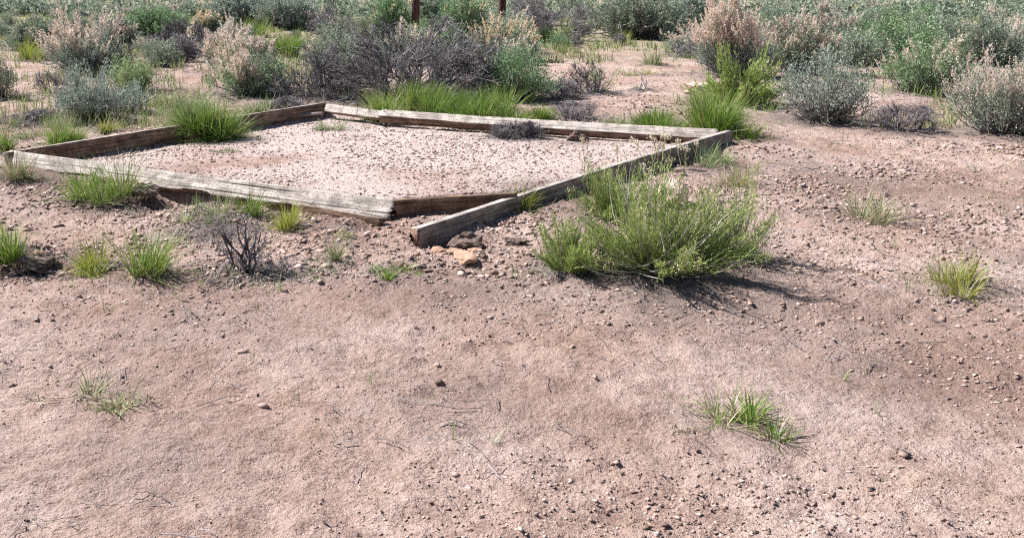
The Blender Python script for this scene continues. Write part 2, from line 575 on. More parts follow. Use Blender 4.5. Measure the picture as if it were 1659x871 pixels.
def grass(label, loc, Wd, H, n, mat, seed, group='grass tufts', wid=.006, lean=.6, droop=.9, dry=.12, name='grass_tuft', heads=0, cat='grass'):
    root = thing(name, label, cat, loc, group)
    pts, w, side, tint, isdry = grass_mesh(seed, Wd, H, n, wid, lean, droop, dry)
    b = Bag()
    k = ~isdry
    b.add(*ribbons(pts[k], w[k], side[k], tint[k]))
    b.build('blades', M[mat], root)
    rng = np.random.default_rng(seed + 5)
    b = Bag()
    k = isdry
    if k.sum() > 0:
        b.add(*ribbons(pts[k], w[k], side[k], rng.random(k.sum())))
    m = max(16, int(n * .30))                   # short dead thatch at the crown of the tuft
    p2, w2, s2, t2, _ = grass_mesh(seed, Wd * 1.05, H * .42, m, wid, lean * 2.0, 1.3, 0)
    b.add(*ribbons(p2, w2, s2, t2 * .6))
    tag(b.build('dry_blades', M['straw'], root), kind='stuff')
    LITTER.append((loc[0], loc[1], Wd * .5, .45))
    return root

def limb_paths(base, tips, rng, S=5, wob=.06):
    N = len(tips)
    t = np.linspace(0, 1, S)[None, :, None]
    mid = base + (tips - base) * np.array([.62, .62, .30]) + rng.normal(0, wob, (N, 3))
    b = np.broadcast_to(base, (N, 3))[:, None]
    return (1 - t) ** 2 * b + 2 * t * (1 - t) * mid[:, None] + t ** 2 * tips[:, None]

def dome(rng, n, Wd, H, low=.12):
    th = rng.random(n) * 2 * np.pi
    ce = rng.random(n) ** .8
    ce = low + (1 - low) * ce
    r = (.72 + .34 * rng.random(n))
    rad = np.sqrt(np.clip(1 - (ce * .96) ** 2, 0, 1)) * .9 + .1
    lob = 1 + .15 * np.sin(th * 3 + rng.random() * 6) + .12 * np.sin(th * 5 + rng.random() * 6)
    hl = 1 + .16 * np.sin(th * 2 + rng.random() * 6) + .10 * np.sin(th * 4 + rng.random() * 6)
    return np.stack([np.cos(th) * rad * r * lob * Wd / 2, np.sin(th) * rad * r * lob * Wd / 2, ce * H * r * hl * .98], -1)

PLUME_K = 2.3
def sagebrush(label, loc, Wd, H, mat='sage', seed=0, plumes=0, plume_mat='plume', plume_h=.24, dens=1.0, leaf=.030,
              clump=.075, group='sagebrush', name='sagebrush', cat='shrub', low=.12, bare=.0, plume_side=None):
    rng = np.random.default_rng(seed)
    root = thing(name, label, cat, loc, group)
    nC = int(np.clip(80 * dens * (Wd * H / .5) ** .8, 26, 190))
    tips = dome(rng, nC, Wd, H, low)
    tips[:, :2] += rng.normal(0, .16, 2) * tips[:, 2:3]
    n_in = nC // 4
    tips[:n_in] *= rng.uniform(.45, .75, (n_in, 1))
    b = Bag()
    base = np.array([0, 0, -.03])
    paths = limb_paths(base, tips, rng, 6, .05 * Wd)
    rr = np.linspace(1, .16, 6)[None] * (.006 + .006 * rng.random(nC))[:, None] * (Wd / .9 + .25)
    b.add(*tubes(paths, rr, rng.random(nC) * .8, 3))
    # side twigs
    nt_ = nC * 4
    i = rng.integers(0, nC, nt_)
    s = rng.integers(2, 6, nt_)
    st = paths[i, s]
    en = st + unit(rng.normal(0, 1, (nt_, 3)) + np.array([0, 0, .9]) + unit(st) * .8) * (Wd * (.06 + .10 * rng.random(nt_)))[:, None]
    tw = np.stack([st, (st + en) / 2 + rng.normal(0, .012 * Wd, (nt_, 3)), en], 1)
    b.add(*tubes(tw, np.tile([.0028, .002, .0012], (nt_, 1)) * (Wd / .9 + .3), rng.random(nt_), 3))
    nb = max(8, int(nC * .3))
    i = rng.integers(0, nC, nb)
    st = paths[i, 4]
    en2 = st + unit(st * np.array([1, 1, .8]) / Wd + np.array([0, 0, .5]) + rng.normal(0, .4, (nb, 3))) * (Wd * rng.uniform(.16, .36, nb))[:, None]
    tw = np.stack([st, (st + en2) / 2 + rng.normal(0, .03 * Wd, (nb, 3)), en2], 1)
    b.add(*tubes(tw, np.tile([.0045, .0034, .002], (nb, 1)) * (Wd / .9 + .3) * (leaf / .03), .5 + .5 * rng.random(nb), 3))
    b.build('branches', M['bark'], root)
    # leaves in tufts round the twig ends
    cs = np.concatenate([tips, en[rng.random(nt_) < .75]])
    if bare > 0:
        cs = cs[(cs[:, 2] > bare * H * rng.uniform(.6, 1.1, len(cs)))]
    per = int(24 * dens)
    k = np.repeat(np.arange(len(cs)), per)
    sh = unit(cs * np.array([1, 1, .6]) / Wd * 1.3 + np.array([0, 0, .75]) + rng.normal(0, .28, cs.shape))
    sl = clump * (1.1 + .9 * Wd) * rng.uniform(.6, 1.5, len(cs))
    tt = rng.uniform(-.35, 1.0, len(k))
    off = rng.normal(0, 1, (len(k), 3)) * (clump * .30 * (1.25 - .7 * tt))[:, None]
    pos = cs[k] + sh[k] * (sl[k] * tt)[:, None] + off
    d = sh[k] * .9 + unit(off) * .8 + rng.normal(0, .25, off.shape)
    ct = rng.beta(2.2, 2.2, len(cs))
    tint = np.clip(ct[k] * .6 + .4 * rng.random(len(k)), 0, 1)
    L = leaf * rng.uniform(.6, 1.25, len(k))
    b = Bag()
    kz = pos[:, 2] > .015
    b.add(*leaves(pos[kz], d[kz], L[kz], L[kz] * .42, rng, tint[kz]))
    b.build('foliage', M[mat], root)
    if plumes:
        plumes = int(plumes * PLUME_K)
        top = cs[(cs[:, 2] > H * .42)]
        if plume_side is not None:
            sc_ = top[:, 0] * plume_side[0] + top[:, 1] * plume_side[1] + rng.normal(0, .12 * Wd, len(top))
            top = top[sc_ > np.quantile(sc_, .35)]
        p0 = top[rng.integers(0, len(top), plumes)] + rng.normal(0, .03, (plumes, 3))
        hd = unit(p0 * np.array([.8, .8, 0]) / Wd * 1.1 + np.array([0, 0, 1.]) + rng.normal(0, .14, (plumes, 3)))
        hl = plume_h * rng.uniform(.5, 1.15, plumes)
        t = np.linspace(0, 1, 4)[None, :, None]
        bend = rng.normal(0, .03, (plumes, 1, 3))
        pp = p0[:, None] + hd[:, None] * hl[:, None, None] * t + bend * t ** 2
        b = Bag()
        b.add(*tubes(pp, np.tile([.0024, .002, .0016, .001], (plumes, 1)), rng.random(plumes), 3))
        ns = 30
        q = np.repeat(np.arange(plumes), ns)
        tt = rng.uniform(.25, 1.0, len(q))
        sp = p0[q] + hd[q] * (hl[q] * tt)[:, None] + bend[q, 0] * (tt ** 2)[:, None] + rng.normal(0, .013, (len(q), 3)) * (1.25 - tt)[:, None]
        sd_ = hd[q] + rng.normal(0, .45, (len(q), 3))
        pt = np.clip(.6 * rng.random(plumes)[q] + .4 * rng.random(len(q)), 0, 1)
        b.add(*leaves(sp, sd_, rng.uniform(.6, 1.25, len(q)) * max(.024, leaf * .85), max(.011, leaf * .38), rng, pt))
        tag(b.build('seed_stalks', M[plume_mat], root), kind='stuff')
    LITTER.append((loc[0], loc[1], Wd * .65, .9))
    return root

def rabbitbrush(label, loc, Wd, H, n, seed, mat='rabbit', group='rabbitbrush', name='rabbitbrush', nl=22, lean=1.0, heads=30, leaf=.034, lw=.0042, dead=.12, bias=(0, 0)):
    rng = np.random.default_rng(seed)
    root = thing(name, label, 'shrub', loc, group)
    nb = int(np.clip(n / 16, 10, 42))
    bt = dome(rng, nb, Wd, H, .12)
    bt[: nb // 4] *= rng.uniform(.55, .85, (nb // 4, 1))
    bt[:, 0] += bias[0] * bt[:, 2]
    bt[:, 1] += bias[1] * bt[:, 2]
    cl = rng.integers(0, nb, n)
    tips = bt[cl] * rng.uniform(.62, 1.12, (n, 1)) + rng.normal(0, .036, (n, 3)) * np.array([Wd, Wd, H])
    tips[:, 2] = np.maximum(tips[:, 2], .03)
    ctint = rng.beta(1.6, 1.6, nb)
    base = np.stack([rng.normal(0, .05 * Wd, n), rng.normal(0, .05 * Wd, n), np.full(n, -.02)], -1)
    S = 6
    t = np.linspace(0, 1, S)[None, :, None]
    mid = base + (tips - base) * np.array([.66, .66, .34]) + rng.normal(0, .05 * Wd, (n, 3))
    path = (1 - t) ** 2 * base[:, None] + 2 * t * (1 - t) * mid[:, None] + t ** 2 * tips[:, None]
    b = Bag()
    rr = np.linspace(1, .32, S)[None] * (.0018 + .0036 * rng.random(n) ** 4)[:, None]
    isd = rng.random(n) < dead
    b.add(*tubes(path[~isd], rr[~isd], rng.random((~isd).sum()), 3))
    b.build('stems', M['rabbit_stem'], root)
    if isd.any():
        b2 = Bag()
        b2.add(*tubes(path[isd], rr[isd] * 1.25, rng.random(isd.sum()), 3))
        b2.build('dead_stems', M['pale_twig'], root)
    live = np.where(~isd)[0]
    q = np.repeat(live, nl)
    tt = rng.uniform(.28, 1.0, len(q))
    f = tt * (S - 1)
    i0 = np.minimum(f.astype(int), S - 2)
    fr = (f - i0)[:, None]
    pos = path[q, i0] * (1 - fr) + path[q, i0 + 1] * fr
    tan = unit(path[q, i0 + 1] - path[q, i0])
    d = unit(tan + unit(rng.normal(0, 1, (len(q), 3))) * .75 + np.array([0, 0, .25]))
    tint = np.clip(.50 * ctint[cl][q] + .22 * rng.random(len(q)) + .26 * tt ** 2, 0, 1)   # young tips are yellower
    b = Bag()
    kz = pos[:, 2] > .01
    b.add(*leaves(pos[kz], d[kz], leaf * rng.uniform(.6, 1.3, kz.sum()), lw, rng, tint[kz]))
    b.build('foliage', M[mat], root)
    if heads:
        hi = rng.choice(live, heads)
        k = np.repeat(hi, 16)
        pos = tips[k] + rng.normal(0, .016, (len(k), 3))
        b = Bag()
        b.add(*leaves(pos, rng.normal(0, 1, pos.shape) + np.array([0, 0, 1]), .012, .007, rng, rng.random(len(k))))
        tag(b.build('seed_heads', M['plume_tan'], root), kind='stuff')
    LITTER.append((loc[0], loc[1], Wd * .5, .8))
    return root

def dead_bush(label, loc, Wd, H, seed, mat='dead', low=.22, limbs=7, kids=(6, 6, 6), thick=.02, group='dead sagebrush', name='dead_bush', cat='dead bush', flat=.5, trunk_rel=(0, 0), tips_r=.0016):
    rng = np.random.default_rng(seed)
    root = thing(name, label, cat, loc, group)
    S = 5
    tips = dome(rng, limbs, Wd * .8, H * .85, low)
    base = np.array([trunk_rel[0] * Wd, trunk_rel[1] * Wd, -.04])
    paths = limb_paths(base, tips, rng, S, .10 * Wd)
    paths[:, 1:-1] += rng.normal(0, .025 * Wd, (limbs, S - 2, 3))
    b = Bag()
    b.add(*tubes(paths, np.linspace(1, .35, S)[None] * thick * rng.uniform(.6, 1.1, (limbs, 1)), rng.random(limbs) * .45, 5))
    b.build('limbs', M[mat], root, True)
    b = Bag()
    lb = rng.random(3) * 6.28
    par, r, ln = paths, thick * .42, .36
    for lv, kk in enumerate(kids):
        N = len(par) * kk
        q = np.repeat(np.arange(len(par)), kk)
        f = rng.uniform(.25, 1.0, N) * (par.shape[1] - 1)
        i0 = np.minimum(f.astype(int), par.shape[1] - 2)
        fr = (f - i0)[:, None]
        st = par[q, i0] * (1 - fr) + par[q, i0 + 1] * fr
        tan = unit(par[q, i0 + 1] - par[q, i0])
        d = unit(tan + rng.normal(0, .62, (N, 3)) + np.array([0, 0, .22]) + unit(st * np.array([1, 1, flat])) * .35)
        Ls = (Wd * ln * rng.uniform(.45, 1.1, N))[:, None]
        t = np.linspace(0, 1, 4)
        ch = np.stack([st + d * Ls * tt for tt in t], 1)
        ch[:, 1:] += np.cumsum(rng.normal(0, .05, (N, 3, 3)), 1) * Ls[:, None]
        # stay inside the crown
        ee = np.sqrt((ch[..., 0] / (Wd * .54)) ** 2 + (ch[..., 1] / (Wd * .54)) ** 2 + (ch[..., 2] / (H * 1.03)) ** 2)
        aa = np.arctan2(ch[..., 1], ch[..., 0])
        lob = 1 + .17 * np.sin(aa * 2 + lb[0]) + .14 * np.sin(aa * 3 + lb[1]) + .12 * np.sin(aa * 7 + lb[2]) + rng.normal(0, .10, (N, 1))
        ee = ee / lob
        over = 1 + np.maximum(ee - 1.0, 0) * .8
        ch = ch / over[..., None]
        ch[..., 2] = np.maximum(ch[..., 2], .012)
        rr = np.linspace(1, .5, 4)[None] * np.maximum(r * rng.uniform(.6, 1.1, (N, 1)), tips_r)
        b.add(*tubes(ch, rr, rng.random(N) * (.75 + .25 * lv / 2), 3))
        par, r, ln = ch, r * .5, ln * .55
    tag(b.build('twigs', M[mat], root), kind='stuff')
    LITTER.append((loc[0], loc[1], Wd * .6, .9))
    return root

def copy_thing(root, loc, rz, s, label=None, group=None):
    c = root.copy()
    col.objects.link(c)
    c.location = loc
    c.rotation_euler = (0, 0, rz)
    c.scale = (s[0], s[0], s[1]) if isinstance(s, tuple) else (s, s, s)
    if label: c['label'] = label
    if group: c['group'] = group
    for ch in root.children:
        d = ch.copy()
        col.objects.link(d)
        d.parent = c
    return c

# ------------------------------------------------------------------ planks
def plank(label, A, B, w, t, leanA, leanB, toward, seed, mats, name='wooden_plank', bow=0.0, sag=0.0, end_rough=.012, group='weathered planks edging the bed', seg=64, ragged=0.0, grooves=()):
    """A, B: ends of its upper edge (on the side of the wide face that faces 'toward'); lean in degrees tips the wide face to the sky.
    mats: wide face, upper edge, lower edge, back, ends"""
    rng = np.random.default_rng(seed)
    A, B = np.asarray(A, float), np.asarray(B, float)
    ax = B - A
    Ln = np.linalg.norm(ax)
    ax = ax / Ln
    side = unit(np.cross(ax, np.array([0, 0, 1.])))
    if side @ (np.asarray(toward, float) - (A + B) / 2) < 0:
        side = -side
    up = np.cross(side, ax)
    if up[2] < 0: up = -up
    tt = np.linspace(0, 1, seg + 1)
    nw, nh = 10, 3
    face = sorted({i / nw for i in range(nw)} | {g[0] + e for g in grooves for e in (-.04, 0, .04)})
    nf = len(face)
    prof = [(0, q) for q in face] + [(i / nh, 1) for i in range(nh)] + [(1, 1 - i / nw) for i in range(nw)] + [(1 - i / nh, 0) for i in range(nh)]
    k = len(prof)
    pt, pw = np.array([p[0] for p in prof]), np.array([p[1] for p in prof])
    V = np.zeros((seg + 1, k, 3))
    for i, s in enumerate(tt):
        ln = R(leanA + (leanB - leanA) * s)
        dn = -up * math.cos(ln) + side * math.sin(ln)
        bk = -side * math.cos(ln) - up * math.sin(ln)
        c = A + ax * Ln * s + side * bow * math.sin(math.pi * s) - up * sag * math.sin(math.pi * s)
        nz = fbm(np.full(k, s * Ln * 4.0), pw * 3 + pt * 7, seed, 3) * .005
        wv = w * (1 + .05 * float(fbm(np.array([s * Ln * 1.4]), np.array([3.1]), seed + 3, 3)[0]))
        rag = ragged * max(0.0, float(fbm(np.array([s * Ln * 5.]), np.array([8.1]), seed + 4, 3)[0]))
        pw2 = np.where(pw > .99, 1 - rag, pw)
        V[i] = c + dn[None] * (pw2 * wv)[:, None] + bk[None] * (pt * t)[:, None] + side[None] * nz[:, None] + up[None] * nz[::-1, None] * .7
        for (p0, s0, s1, dep) in grooves:
            gd = dep * float(sstep(s0, s0 + .06, np.array(s)) * sstep(s1, s1 - .06, np.array(s)))
            V[i] += bk[None] * (gd * ((pt < .01) & (np.abs(pw - p0) < .001)))[:, None]
        if i in (0, seg):
            V[i] += ax * (rng.normal(0, end_rough, k))[:, None]
    org = A + ax * Ln / 2
    # local frame: x along the board
    Rm = np.stack([ax, side, up], 1)
    Vl = (V.reshape(-1, 3) - org) @ Rm
    F, MI = [], []
    for i in range(seg):
        for j in range(k):
            j2 = (j + 1) % k
            F.append((i * k + j, i * k + j2, (i + 1) * k + j2, (i + 1) * k + j))
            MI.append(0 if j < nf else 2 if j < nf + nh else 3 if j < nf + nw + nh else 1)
    F = np.array(F)
    caps = np.array([list(range(k - 1, -1, -1)), [seg * k + j for j in range(k)]])
    mats5 = [M[m] for m in mats]
    me = mesh_from(name, Vl, [F, caps], mats5, None, False, MI + [4, 4])
    import bmesh
    bm = bmesh.new(); bm.from_mesh(me); bmesh.ops.recalc_face_normals(bm, faces=bm.faces[:]); bm.to_mesh(me); bm.free()
    o = bpy.data.objects.new(name, me)
    col.objects.link(o)
    from mathutils import Matrix
    o.matrix_world = Matrix(((Rm[0, 0], Rm[0, 1], Rm[0, 2], org[0]), (Rm[1, 0], Rm[1, 1], Rm[1, 2], org[1]), (Rm[2, 0], Rm[2, 1], Rm[2, 2], org[2]), (0, 0, 0, 1)))
    tag(o, label, 'plank', group)
    return o

cam_side = (0, 0, 0)
mid_bed = BED.mean(0)
MB3 = (mid_bed[0], mid_bed[1], 0)
OUT_L = (-4, 4, 0)
SW, BW, GW = 'silver_wood', 'brown_wood', 'grey_wood'
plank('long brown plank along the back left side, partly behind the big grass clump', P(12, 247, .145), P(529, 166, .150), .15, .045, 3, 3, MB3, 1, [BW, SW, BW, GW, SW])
plank('thin grey strip of wood lying inside the bed against the back left plank', P(440, 187, .062), P(522, 181, .075), .035, .03, 70, 60, MB3, 2, [SW, SW, GW, GW, SW], name='wood_strip', seg=24)
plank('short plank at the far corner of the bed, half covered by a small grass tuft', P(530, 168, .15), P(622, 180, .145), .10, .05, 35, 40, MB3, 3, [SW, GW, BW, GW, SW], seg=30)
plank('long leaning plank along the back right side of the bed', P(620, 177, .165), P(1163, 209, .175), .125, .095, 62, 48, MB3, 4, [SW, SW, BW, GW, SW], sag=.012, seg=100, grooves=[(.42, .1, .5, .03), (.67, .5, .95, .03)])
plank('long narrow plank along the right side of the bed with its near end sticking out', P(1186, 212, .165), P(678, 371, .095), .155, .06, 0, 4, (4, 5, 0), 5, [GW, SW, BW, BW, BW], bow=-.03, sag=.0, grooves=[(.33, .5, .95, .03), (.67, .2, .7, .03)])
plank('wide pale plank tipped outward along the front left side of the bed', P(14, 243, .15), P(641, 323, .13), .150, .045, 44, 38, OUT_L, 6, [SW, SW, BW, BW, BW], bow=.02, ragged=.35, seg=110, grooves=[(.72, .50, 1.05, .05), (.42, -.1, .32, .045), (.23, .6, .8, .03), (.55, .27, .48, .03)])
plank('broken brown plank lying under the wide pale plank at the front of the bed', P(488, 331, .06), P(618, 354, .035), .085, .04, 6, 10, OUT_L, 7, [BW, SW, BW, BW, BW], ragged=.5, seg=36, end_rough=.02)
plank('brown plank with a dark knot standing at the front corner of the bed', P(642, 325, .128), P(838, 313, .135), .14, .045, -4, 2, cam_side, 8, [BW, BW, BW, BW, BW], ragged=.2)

# ------------------------------------------------------------------ fence posts
def post(label, u, v, wpx, lean, seed):
    p = on_ground(u, v)
    r = wpx * px2m(p) / 2
    rng = np.random.default_rng(seed)
    H, S, k = 1.35, 16, 9
    z = np.linspace(-.2, H, S)
    th = np.arange(k) * 2 * np.pi / k
    rad = r * (1.06 - .12 * (z / H))[:, None] * (1 + .07 * np.sin(th * 2 + 1)[None] + rng.normal(0, .03, (S, k)))
    V = np.stack([np.cos(th)[None] * rad + (lean * z)[:, None], np.sin(th)[None] * rad, np.broadcast_to(z[:, None], rad.shape)], -1).reshape(-1, 3)
    s, j = np.meshgrid(np.arange(S - 1), np.arange(k), indexing='ij')
    A = s * k
    F = np.stack([A + j, A + (j + 1) % k, A + k + (j + 1) % k, A + k + j], -1).reshape(-1, 4)
    cap = np.array([[(S - 1) * k + j for j in range(k)]])
    # grain runs along z here: turn the mesh so that its x is the length
    Vl = V[:, [2, 1, 0]] * np.array([1, 1, -1])
    me = mesh_from('fence_post', Vl, [F, cap], M['post_wood'], None, True)
    o = bpy.data.objects.new('fence_post', me)
    col.objects.link(o)
    o.location = p
    o.rotation_euler = (0, -math.pi / 2, 0)
    tag(o, label, 'fence post', 'fence posts behind the bed')
post('left reddish brown fence post rising from green grass', 672, 64, 12, .02, 1)
post('right reddish brown fence post behind the tan seed stalks', 813, 62, 11.5, -.01, 2)

# ------------------------------------------------------------------ stones and clods
def stone(name, label, cat, u, v, wpx, hpx, depth, mat, seed, group=None, sink=.2, rough=.25, sub=3, on=None):
    import bmesh
    p = on_ground(u, v) if on is None else np.array(on)
    m = px2m(p)
    rng = np.random.default_rng(seed)
    bm = bmesh.new()
    bmesh.ops.create_icosphere(bm, subdivisions=sub, radius=1.0)
    V = np.array([list(q.co) for q in bm.verts])
    # cut it with a few planes for facets, then roughen
    for _ in range(9):
        n = unit(rng.normal(size=3))
        d = rng.uniform(.55, .9)
        h = V @ n
        V = V - np.outer(np.maximum(h - d, 0) * .85, n)
    f = fbm(V[:, 0] * 1.7 + seed, V[:, 1] * 1.7 + V[:, 2] * 1.3, seed, 4)
    V = V * (1 + rough * f)[:, None]
    f2 = fbm(V[:, 0] * 6 + seed, V[:, 1] * 6 + V[:, 2] * 5, seed + 7, 3)
    V = V * (1 + rough * .35 * f2)[:, None]
    hw, hh = wpx * m / 2, hpx * m / 2
    for q, c in zip(bm.verts, V):
        q.co = (c[0] * hw, c[1] * depth / 2, c[2] * hh)
    me = bpy.data.meshes.new(name)
    bm.to_mesh(me); bm.free()
    me.materials.append(M[mat])
    o = bpy.data.objects.new(name, me)
    col.objects.link(o)
    o.location = (p[0], p[1], p[2] + hh * (1 - 2 * sink))
    o.rotation_euler = (0, 0, rng.uniform(-.2, .2))
    tag(o, label, cat, group)
    return o
SG = 'loose stones on the dirt'
stone('stone', 'small orange stone in front of the dark clod at the plank end', 'stone', 711, 405, 24, 14, .12, 'orange_stone', 3, SG)
stone('stone', 'broad flat orange stone on the dirt at the bottom, largest of the stones there', 'stone', 752, 423, 44, 16, .26, 'orange_stone', 4, SG)
stone('stone', 'thin flat stone just above the broad orange stone', 'stone', 738, 411, 34, 7, .10, 'orange_stone', 5, SG)
stone('stone', 'thin flat stone right of the dark clod', 'stone', 770, 405, 26, 6, .10, 'orange_stone', 6, SG)
stone('boulder', 'pale pink boulder showing between the green rabbitbrush stems', 'stone', 1088, 334, 52, 48, .30, 'pink_stone', 7, SG)
stone('stone', 'flat pale stone slab on the bare dirt near the right edge', 'stone', 1133, 142, 42, 14, .45, 'pink_stone', 8, SG)
stone('stone', 'low pale stone beside the flat slab, nearer the camera', 'stone', 1122, 152, 30, 9, .3, 'pink_stone', 9, SG)
CG = 'clods of dug dirt'
stone('dirt_clod', 'big dark clod of dirt under the near end of the right plank', 'dirt', 752, 398, 62, 34, .22, 'clod', 11, CG, .25, .5, 4)
stone('dirt_clod', 'small dark clod to the right of the big clod, on open dirt', 'dirt', 836, 392, 42, 12, .14, 'clod', 12, CG, .25, .6, 4)
stone('dirt_clod', 'brown clod against the back right plank, right of the dead twig heap', 'dirt', 934, 229, 34, 22, .22, 'clod', 13, CG, .25, .5, 4)
stone('dirt_clod', 'brown overhanging clod at the dug hole below the wide pale plank', 'dirt', 236, 320, 54, 30, .16, 'clod', 14, CG, .3, .45, 4)
stone('dirt_clod', 'crumbly dark clod below the grass at the lower left corner', 'dirt', 45, 434, 84, 26, .3, 'clod', 15, CG, .35, .7, 4)
stone('dirt_clod', 'small dark clod under the yellow-green tuft at the bottom left', 'dirt', 178, 433, 34, 12, .14, 'clod', 16, CG, .35, .6, 3)
stone('dirt_clod', 'low dark crumbs of dirt beside the green grass left of the dug hole', 'dirt', 145, 336, 34, 10, .14, 'clod', 17, CG, .3, .6, 3)

# ------------------------------------------------------------------ plants of the photograph
def place(u, v, w, h):
    p = on_ground(u, v)
    m = px2m(p)
    return p, w * m, h * m

def G(label, u, v, w, h, n, mat, seed, **k):
    p, Wd, H = place(u, v, w * 1.22, h * 1.32)
    n = int(n * 1.35)
    d = p[1]
    k.setdefault('wid', max(.0052, .00075 * min(d, 12) + .0002 * (d - 12)))
    return grass(label, p, Wd, H, n, mat, seed, **k)

def Sg(label, u, v, w, h, mat, seed, **k):
    p, Wd, H = place(u, v, w, h)
    k.setdefault('leaf', max(.022, .0027 * p[1]))
    return sagebrush(label, p, Wd, H, mat, seed, **k)

def D(label, u, v, w, h, seed, **k):
    p, Wd, H = place(u, v, w, h)
    k.setdefault('tips_r', max(.0013, .00022 * p[1]))
    return dead_bush(label, p, Wd, H, seed, **k)

def RB(label, u, v, w, h, n, seed, **k):
    p, Wd, H = place(u, v, w, h)
    return rabbitbrush(label, p, Wd, H, n, seed, **k)

# grass, front row
G('green arching grass tuft over the front left plank', 165, 318, 140, 66, 480, 'grass', 101, lean=.95)
G('sparse grass tuft mixed with grey twigs at the front of the wide pale plank', 330, 352, 110, 52, 210, 'pale_grass', 102, lean=.9, dry=.25)
G('grass tuft against the dark gap under the wide pale plank', 402, 350, 80, 48, 180, 'grass', 103, lean=.9, dry=.2)
G('small yellow-green tuft below the broken brown plank', 465, 370, 66, 44, 200, 'yellow_grass', 104, lean=.75, dry=.08)
G('thin yellowish tuft right of the small yellow-green tuft', 552, 386, 40, 22, 70, 'yellow_grass', 105, lean=.9, dry=.3)
G('pale wispy tuft on bare dirt below the front corner', 538, 424, 46, 40, 80, 'pale_grass', 106, lean=.7, dry=.3)
G('yellow-green tuft at the bottom left, left one of the pair', 168, 433, 104, 50, 240, 'yellow_grass', 107, lean=.85)
G('tall thin green tuft at the bottom left, right one of the pair', 240, 446, 110, 76, 210, 'grass', 108, lean=.6)
G('green tuft at the left edge above the dark clod', 14, 414, 110, 66, 300, 'grass', 109, lean=.7)
G('low grass patch at the bottom below the front corner', 640, 442, 90, 22, 170, 'grass', 110, lean=1.2)
G('low bluish grass by the twigs right of the dead snag', 500, 444, 100, 22, 130, 'pale_grass', 111, lean=1.2)
G('yellow-green tuft at the outer face of the right plank', 842, 338, 66, 40, 190, 'yellow_grass', 112, lean=.8)
G('blue-green tuft in front of the right corner of the bed', 1152, 266, 96, 44, 210, 'pale_grass', 113, lean=.85)
G('dry brown tuft at the right edge below the right corner', 1194, 300, 70, 44, 150, 'yellow_grass', 114, lean=1.0, dry=.7)
# middle
G('large bright green bunchgrass clump on the back left plank', 350, 223, 124, 70, 1800, 'grass', 115, lean=1.05, droop=.6, dry=.05)
G('blue-green half of the large clump, left of the bright grass', 296, 219, 90, 64, 800, 'pale_grass', 116, lean=.85, dry=.15)
G('small grass tuft growing inside the bed near the far corner', 538, 210, 56, 22, 150, 'pale_grass', 117, lean=1.1)
G('tiny sparse tuft inside the bed beside the shadow of the large clump', 368, 246, 40, 18, 50, 'pale_grass', 118, lean=1.0)
G('low green tuft covering the far corner of the bed', 600, 187, 66, 34, 240, 'grass', 119, lean=.9)
G('tall lush green grass in front of the big dead bush behind the bed', 668, 184, 150, 62, 1500, 'grass', 120, lean=.65, droop=.6)
G('wide bright grass clump behind the middle of the back right plank', 805, 191, 165, 50, 1500, 'grass', 121, lean=.9, dry=.1)
G('bright green grass tuft at the right end of the grass behind the back plank', 868, 195, 64, 30, 500, 'grass', 144, lean=.95, dry=.15)
G('bright green grass between the tall lush grass and the wide bright clump', 742, 186, 70, 38, 600, 'grass', 145, lean=.85)
G('green grass tuft left of the broad bright clump by the right corner', 1082, 210, 80, 40, 700, 'grass', 146, lean=.95)
G('broad bright green grass clump behind the right corner of the bed', 1142, 214, 205, 62, 2400, 'grass', 122, lean=.85, dry=.06)
G('green tuft behind the left plank, left of the small yellow tuft', 98, 234, 78, 40, 520, 'grass', 123, lean=.8)
G('small yellow-green tuft with a brown base behind the left plank', 170, 214, 42, 30, 150, 'yellow_grass', 124, lean=.8, dry=.3)
G('green tuft at the left edge beside the left corner of the bed', 12, 248, 48, 44, 220, 'grass', 125, lean=.7)
G('brownish tuft at the left edge in front of the left corner', 16, 292, 76, 48, 260, 'pale_grass', 126, lean=.8, dry=.6)
G('yellow-green meadow grass patch at the left edge', 45, 98, 84, 32, 500, 'yellow_grass', 127, lean=.8)
G('tall green grass patch left of the upper dead branches', 480, 92, 84, 40, 1100, 'grass', 128, lean=.6)
G('green grass patch beyond the plumed sagebrush pair', 410, 60, 60, 36, 330, 'grass', 129, lean=.6)
G('bright green grass round the foot of the left fence post', 690, 72, 72, 36, 380, 'grass', 130, lean=.6)
G('green grass left of the dense dark sagebrush', 905, 66, 70, 34, 340, 'grass', 131, lean=.7)
G('round yellow-green tuft below the dense dark sagebrush', 1003, 70, 34, 22, 170, 'yellow_grass', 132, lean=.8)
G('very small green tuft at the shaded foot of the dense dark sagebrush', 1047, 64, 18, 12, 70, 'grass', 133, lean=.8)
G('yellow-green tuft right of the very small green tuft', 1098, 73, 26, 16, 110, 'yellow_grass', 134, lean=.8)
G('wispy pale tuft on the bare dirt below the dense dark sagebrush', 1060, 106, 42, 30, 100, 'pale_grass', 135, lean=.7, dry=.3)
G('thin yellow grass in the twig litter right of the bare patch', 1035, 122, 60, 18, 110, 'yellow_grass', 136, lean=1.0, dry=.4)
G('green grass blades inside the left arm of the big dead bush', 575, 152, 60, 34, 220, 'dark_grass', 137, lean=.8)
G('green grass at the foot of the dark branches behind', 560, 62, 80, 34, 300, 'grass', 138, lean=.7)
G('yellowish grass right of the far dead skeleton', 605, 62, 50, 34, 260, 'yellow_grass', 139, lean=.7)

